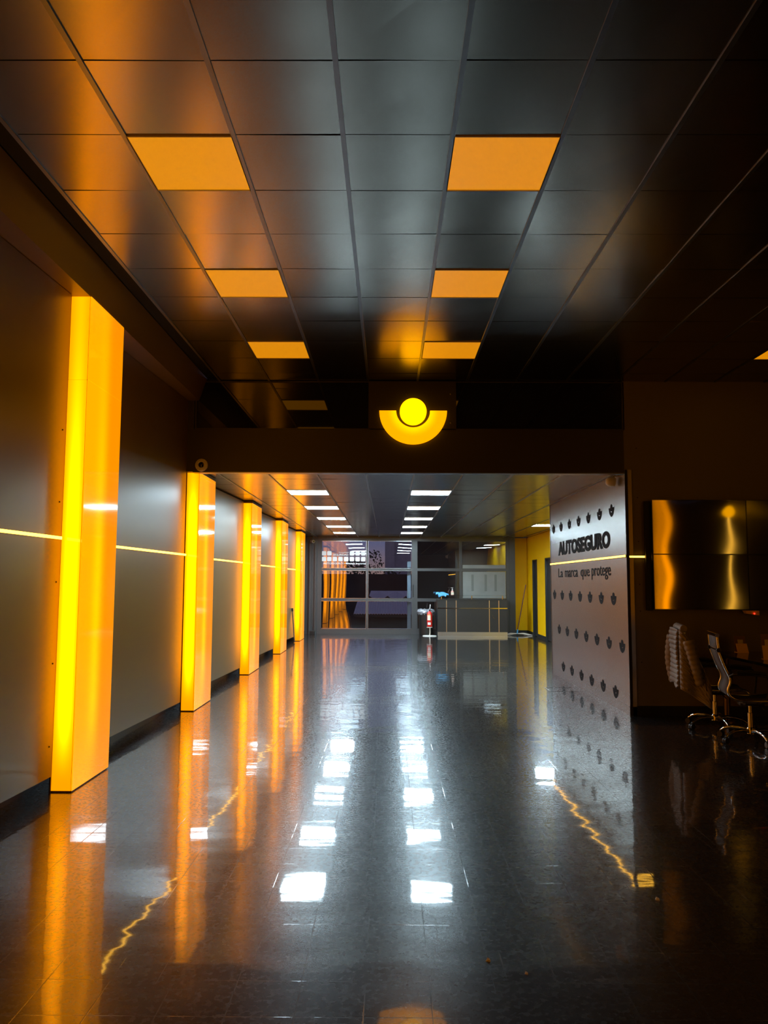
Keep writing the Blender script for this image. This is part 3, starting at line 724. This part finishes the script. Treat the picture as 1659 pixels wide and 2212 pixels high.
def arc(p0, p1, p2, n=8):
    p0, p1, p2 = Vector(p0), Vector(p1), Vector(p2)
    return [(p0*(1-s)**2+p1*2*s*(1-s)+p2*s*s) for s in [i/n for i in range(n+1)]]
def office_chair(loc, rz, label):
    c = thing('office_chair', loc, label, 'chair', 'chrome framed office chairs', rz)
    K = dict(local=True)
    # side profile of the sling: x forward, z up
    prof = [Vector((-.325, 0, 1.045)), Vector((-.315, 0, .92))] + arc((-.31, 0, .875), (-.27, 0, .74), (-.225, 0, .655), 4) + \
        arc((-.225, 0, .655), (-.205, 0, .60), (-.235, 0, .55), 4)[1:] + arc((-.235, 0, .55), (-.27, 0, .46), (-.15, 0, .425), 8)[1:] + \
        arc((-.15, 0, .425), (.05, 0, .40), (.22, 0, .435), 6)[1:] + arc((.22, 0, .435), (.28, 0, .44), (.30, 0, .40), 4)[1:]
    def strip(i0, i1, nm, off=.0):
        m = MB(); pts = prof[i0:i1]; hw = .195
        for p in pts: m.v += [(p.x+off, -hw, p.z), (p.x+off, hw, p.z)]
        for i in range(len(pts)-1): m.f.append((2*i, 2*i+1, 2*i+3, 2*i+2))
        return m.build(nm, 'mesh', c, smooth=True, solid=.012, **K)
    nb = next(i for i, p in enumerate(prof) if p.z < .43)
    strip(0, nb+1, 'backrest'); strip(nb, len(prof), 'seat')
    for s in (-1, 1):
        MB().tube([(p.x, s*.21, p.z) for p in prof], .0125, 10).build('side_rail', 'chrome', c, smooth=True, **K)
    MB().tube([(-.327, -.225, 1.05), (-.327, .225, 1.05)], .020, 14).build('top_bar', 'chrome', c, smooth=True, **K)
    MB().tube([(-.318, -.205, .905), (-.318, .205, .905)], .010, 10).build('cross_bar', 'chrome', c, smooth=True, **K)
    for s in (-1, 1):
        MB().lathe([(.012, -.02), (.022, -.018), (.022, .018), (.012, .02)], (-.316, s*.21, .905), 12, 'Y' ).build('rail_clamp', 'plastic', c, smooth=True, **K)
        MB().tube([(-.225, s*.235, .655), (-.20, s*.265, .68), (-.05, s*.28, .685), (.10, s*.28, .67), (.13, s*.27, .60), (.10, s*.235, .44)], .013, 10).build('armrest', 'plastic', c, smooth=True, **K)
        MB().tube([(-.17, s*.28, .70), (-.05, s*.28, .705), (.09, s*.28, .69)], [.018, .022, .018], 10).build('arm_pad', 'plastic', c, smooth=True, **K)
    MB().tube([(-.10, -.205, .395), (-.10, .205, .395)], .014, 10).build('cross_bar', 'chrome', c, smooth=True, **K)
    MB().box(-.11, .12, -.07, .07, .355, .40).build('tilt_mechanism', 'plastic', c, bevel=.01, **K)
    MB().tube([(.05, -.07, .37), (.06, -.22, .36), (.065, -.25, .35)], .007, 8).build('tilt_lever', 'chrome', c, smooth=True, **K)
    MB().lathe([(.026, .14), (.026, .28), (.017, .283), (.017, .36)], (0, 0, 0), 18).build('gas_lift', 'chrome', c, smooth=True, **K)
    MB().lathe([(.03, .075), (.042, .08), (.042, .13), (.03, .145)], (0, 0, 0), 18).build('base_hub', 'chrome', c, smooth=True, **K)
    for k in range(5):
        a = math.radians(200+72*k)-rz
        d = Vector((math.cos(a), math.sin(a), 0))
        pts = [d*.035+Vector((0, 0, .105))]+[d*r+Vector((0, 0, z)) for r, z in ((.12, .12), (.20, .115), (.27, .095), (.315, .065))]
        MB().tube(pts, [.021, .019, .017, .016, .014], 10).build('base_leg', 'chrome', c, smooth=True, **K)
        q = d*.318; side_ = Vector((-d.y, d.x, 0)); cs = MB()
        for s in (-1, 1):
            o = q + side_*(s*.013)
            cs.tube([o-side_*.009+Vector((0, 0, .030)), o+side_*.009+Vector((0, 0, .030))], .029, 14)
        cs.tube([q+Vector((0, 0, .03)), q+Vector((0, 0, .066))], .010, 8)
        cs.build('caster', 'plastic', c, smooth=True, **K)
    return c
RZ = math.radians(-12)
ch = office_chair((3.60, 7.79, 0), RZ, 'chrome framed office chair with bare charcoal mesh back, nearest the viewer')
ch2 = copy_tree(ch); ch2.location = (3.56, 8.53, 0); ch2['label'] = 'chrome framed office chair with a padded jacket hung over its back'

# padded jacket draped over the second chair
jk = thing('jacket', (3.56, 8.53, 1.09), 'grey brown quilted padded jacket hung over the back of the rear chair', 'jacket', None, RZ)
def quilt(z, amp=.030, pitch=.052): return amp*abs(math.sin(math.pi*z/pitch))**.6
def sheet(path, top, bot, nz=110, amp=.024):
    """path: list of (x, y, nx, ny); top/bot: functions of s in 0..1"""
    m = MB(); n = len(path)
    for j in range(nz+1):
        for i, (x, y, nx, ny) in enumerate(path):
            s = i/(n-1); z = top(s)+(bot(s)-top(s))*j/nz; q = quilt(z+.003*math.sin(s*5), amp)*(.5+.5*min(1, j/3))
            sag = .006*math.sin(j*.08+s*5)
            m.v.append((x+nx*(q+sag), y+ny*(q+sag), z-1.09))
    for j in range(nz):
        for i in range(n-1): m.f.append((j*n+i, j*n+i+1, (j+1)*n+i+1, (j+1)*n+i))
    return m
# back of the jacket outside the chair back
path = [(-.385-.004*math.sin(i*.8), .25-.50*i/12, -1, 0) for i in range(13)]
sheet(path, lambda s: 1.07-.02*abs(s-.5), lambda s: .44+.02*math.sin(s*7)).build('back', 'jacket', jk, smooth=True, solid=.02, local=True)
# collar rolled over the top bar
m = MB(); m.tube([(-.335, .245-.49*i/10, -.022+.006*math.sin(i*2.0)) for i in range(11)], [.040+.004*math.sin(i*1.7) for i in range(11)], 14)
m.build('collar', 'jacket', jk, smooth=True, local=True)
# near front panel wrapping forward along the side of the chair
path = [(-.385+.030*i, -.265-.02*math.sin(i*.9)-.008*i*.3, -.3 if i < 2 else 0, -1) for i in range(11)]
sheet(path, lambda s: 1.07-.62*s**1.4, lambda s: .44-.20*s, amp=.016).build('front_panel', 'jacket', jk, smooth=True, solid=.016, local=True)
# far sleeve hanging at the other side
m = MB(); N = 40; pts = []; rs = []
for i in range(N+1):
    s = i/N; pts.append((-.365-.03*math.sin(s*3), .30+.05*math.sin(s*3.1), -.12-.53*s)); rs.append((.062-.018*s)+.010*abs(math.sin(math.pi*s*9)))
m.tube(pts, rs, 14).build('sleeve', 'jacket', jk, smooth=True, local=True)
m = MB(); pts = []; rs = []
for i in range(N+1):
    s = i/N; pts.append((-.30+.10*s, -.31-.02*math.sin(s*3), -.14-.46*s)); rs.append((.058-.02*s)+.008*abs(math.sin(math.pi*s*9)))
m.tube(pts, rs, 14).build('sleeve', 'jacket', jk, smooth=True, local=True)
MB().tube([(-.17, -.335, -.42), (-.15, -.345, -.56), (-.14, -.35, -.66)], .005, 6).build('zip', 'plastic', jk, local=True)

# ------------------------------------------------------------------ reception corner
DY0 = 22.70
t = thing('reception_desk', (2.467, 22.95, 0), 'charcoal reception desk with brass lines before the rear glazing', 'desk')
box('desk_body', 'desk', t, 1.44, 3.494, DY0, 23.30, .112, 1.035, bevel=.003)
box('desk_top', 'desk', t, 1.43, 3.504, DY0-.01, 23.30, 1.035, 1.062, bevel=.003)
box('plinth', 'mirror', t, 1.445, 3.49, DY0-.002, 23.28, .0, .112)
for x in (1.705, 1.99, 2.963, 3.242): box('inlay_strip', 'brass', t, x-.011, x+.011, DY0-.004, DY0+.002, .113, 1.034)
box('chrome_strip', 'chrome', t, 1.441, 3.493, DY0-.005, DY0+.001, .790, .816)
MB().tube([(3.05, DY0-.002, .62), (3.06, DY0-.035, .60), (3.075, DY0-.035, .52), (3.14, DY0-.035, .505)], .008, 8).build('cable_hook', 'steel', t, smooth=True)
t = thing('glass_shelf', (2.45, 22.88, 1.062), 'clear raised glass shelf on posts along the reception desk top', 'shelf')
box('shelf_glass', 'clear', t, 1.46, 3.47, DY0+.02, DY0+.30, 1.168, 1.180)
for x in (1.56, 2.457, 3.359):
    MB().lathe([(.017, 1.062), (.017, 1.168)], (x, DY0+.06, 0), 12).build('shelf_post', 'steel', t)
# blue cloth slumped over the shelf end
m = MB(); nx, ny = 16, 10
for j in range(ny+1):
    for i in range(nx+1):
        u, v = i/nx, j/ny; x = 1.40+.37*u; y = DY0-.03+.26*v
        z = 1.232+.030*math.sin(u*5.0+v*3)*math.sin(v*5+1)+.012*math.sin(u*9+v*4)
        e = max(0, .16-v)/.16
        z -= e*(.10+.04*math.sin(u*8)) if .15 < u < .8 else e*.03
        m.v.append((x, y-.02*e, max(z, 1.07)))
for j in range(ny):
    for i in range(nx): m.f.append((j*(nx+1)+i, j*(nx+1)+i+1, (j+1)*(nx+1)+i+1, (j+1)*(nx+1)+i))
tag(m.build('cleaning_cloth', 'blue', None, smooth=True, solid=.012), 'crumpled blue cloth on the left end of the reception desk', 'cloth')
t = thing('pump_bottle', (1.89, DY0+.14, 1.18), 'small pink pump bottle on the reception desk shelf', 'bottle')
MB().lathe([(.030, 1.181), (.044, 1.186), (.044, 1.285), (.034, 1.305), (.017, 1.315), (.017, 1.325)], (1.89, DY0+.14, 0), 16).build('bottle_body', 'pink', t, smooth=True)
MB().box(1.848, 1.932, DY0+.094, DY0+.098, 1.20, 1.27).build('bottle_label', 'label', t)
MB().lathe([(.022, 1.325), (.022, 1.350), (.009, 1.353), (.009, 1.392), (.024, 1.394), (.024, 1.410)], (1.89, DY0+.14, 0), 14).tube([(1.89, DY0+.14, 1.402), (1.845, DY0+.12, 1.400)], .008, 8).build('pump', 'white', t, smooth=True)

EX, EY = 1.20, 22.55
t = thing('fire_extinguisher', (EX, EY, .26), 'red fire extinguisher with pale label on a white stand', 'fire extinguisher')
MB().lathe([(.060, .265), (.078, .275), (.080, .30), (.080, .62), (.070, .67), (.040, .70), (.022, .712), (.022, .735)], (EX, EY, 0), 24).build('cylinder', 'red', t, smooth=True)
def wrap(z0, z1, r, a0, a1, nm, mt):
    m = MB(); k = 10
    for i in range(k+1):
        a = math.radians(a0+(a1-a0)*i/k)
        m.v += [(EX+r*math.cos(a), EY+r*math.sin(a), z0), (EX+r*math.cos(a), EY+r*math.sin(a), z1)]
    m.f = [(2*i, 2*i+2, 2*i+3, 2*i+1) for i in range(k)]
    return m.build(nm, mt, t, solid=.002)
wrap(.46, .60, .0815, 215, 290, 'label_plate', 'label'); wrap(.60, .635, .0815, 215, 290, 'label_band', 'labelred'); wrap(.33, .40, .0815, 225, 290, 'label_plate', 'decal')
MB().box(EX-.022, EX+.022, EY-.022, EY+.022, .735, .765).tube([(EX, EY, .76), (EX+.02, EY-.03, .80), (EX+.03, EY-.09, .815)], .010, 8).build('valve', 'plastic', t)
MB().tube([(EX, EY, .765), (EX+.01, EY-.02, .83), (EX+.02, EY-.02, .915)], .014, 8).build('handle', 'white', t)
MB().tube([(EX+.02, EY-.02, .755), (EX+.085, EY-.03, .73), (EX+.10, EY-.03, .60), (EX+.098, EY-.03, .36)], .010, 8).build('hose', 'plastic', t, smooth=True)
t = thing('extinguisher_stand', (EX, EY, 0), 'white metal floor stand carrying the fire extinguisher', 'stand')
MB().lathe([(.205, 0), (.205, .010), (.19, .018), (.03, .024)], (EX, EY, 0), 28).build('base', 'white', t)
MB().tube([(EX, EY, .022), (EX+.01, EY, .10), (EX+.01, EY, .255)], .017, 10).build('post', 'white', t, smooth=True)
MB().lathe([(.088, .247), (.088, .264)], (EX, EY, 0), 20).build('support_ring', 'white', t)
t = thing('trash_bin', (1.12, 23.10, 0), 'black bin with a crumpled silver bag behind the fire extinguisher', 'bin')
MB().lathe([(.19, 0), (.20, .01), (.212, .62), (.218, .625), (.218, .64)], (1.12, 23.10, 0), 24).build('bin_body', 'plastic', t, smooth=True)
m = MB(); rnd = random.Random(5); N = 28
for j in range(6):
    for i in range(N):
        a = 2*math.pi*i/N; r = .218+[.0, .03, .05, .02, -.06, -.15][j]+rnd.uniform(-.02, .025); z = .58+[0, .04, .09, .15, .17, .15][j]+rnd.uniform(-.03, .03)
        m.v.append((1.12+r*math.cos(a), 23.10+r*math.sin(a)*.85, z))
for j in range(5):
    for i in range(N): m.f.append((j*N+i, j*N+(i+1) % N, (j+1)*N+(i+1) % N, (j+1)*N+i))
m.f.append(tuple(5*N+i for i in range(N)))
m.build('bin_bag', 'bag', t)
t = thing('floor_mop', (3.82, 23.05, 0), 'cotton mop with dark red handle leaning on the yellow wall', 'mop')
MB().tube([(3.82, 23.0, .09), (4.13, 23.2, 1.50)], .015, 10).build('handle', 'wood', t, smooth=True)
MB().tube([(3.815, 22.998, .05), (3.838, 23.012, .17)], .026, 10).build('socket', 'blue', t, smooth=True)
m = MB(); rnd = random.Random(2)
for i in range(70):
    u = rnd.uniform(-1, 1); x = 3.83+u*.06; y = 23.0+rnd.uniform(-.03, .03); sgn = 1 if u > 0 else -1
    e = rnd.uniform(.22, .44); yy = rnd.uniform(-.13, .13)
    m.tube([(x, y, .055), (x+sgn*e*.4, y+yy*.5, .045+rnd.uniform(0, .02)), (x+sgn*e, y+yy, .014)], [.012, .013, .009], 6)
m.build('mop_head', 'mop', t, smooth=True)

# thin metal floor frame and litter
t = thing('floor_frame', (2.5, 11.45, 0), 'thin metal frame on the floor beside the lettered panel', 'hatch')
MB().box(2.33, 2.74, 11.25, 11.265, 0, .004).box(2.33, 2.74, 11.64, 11.655, 0, .004).box(2.33, 2.345, 11.265, 11.64, 0, .004).box(2.725, 2.74, 11.265, 11.64, 0, .004).build('frame_bars', 'steel', t)
for k, (x, y, s, lb) in enumerate(((1.335, 3.96, .012, 'white paper scrap on the floor below the amber reflection'), (.418, 3.332, .011, 'pale crumb on the floor near the bottom centre'),
                                   (.557, 3.228, .008, 'tiny pale crumb on the floor, right of the larger one'))):
    m = MB().hexa([(x-s, y-s*.6, 0), (x+s*.7, y-s, 0), (x+s, y+s*.7, 0), (x-s*.5, y+s, 0)], [(x-s*.6, y-s*.3, s*.4), (x+s*.5, y-s*.6, s*.8), (x+s*.6, y+s*.4, s*.5), (x-s*.2, y+s*.6, s*.9)])
    tag(m.build('paper_scrap', 'decal'), lb, 'scrap', 'litter on the floor')
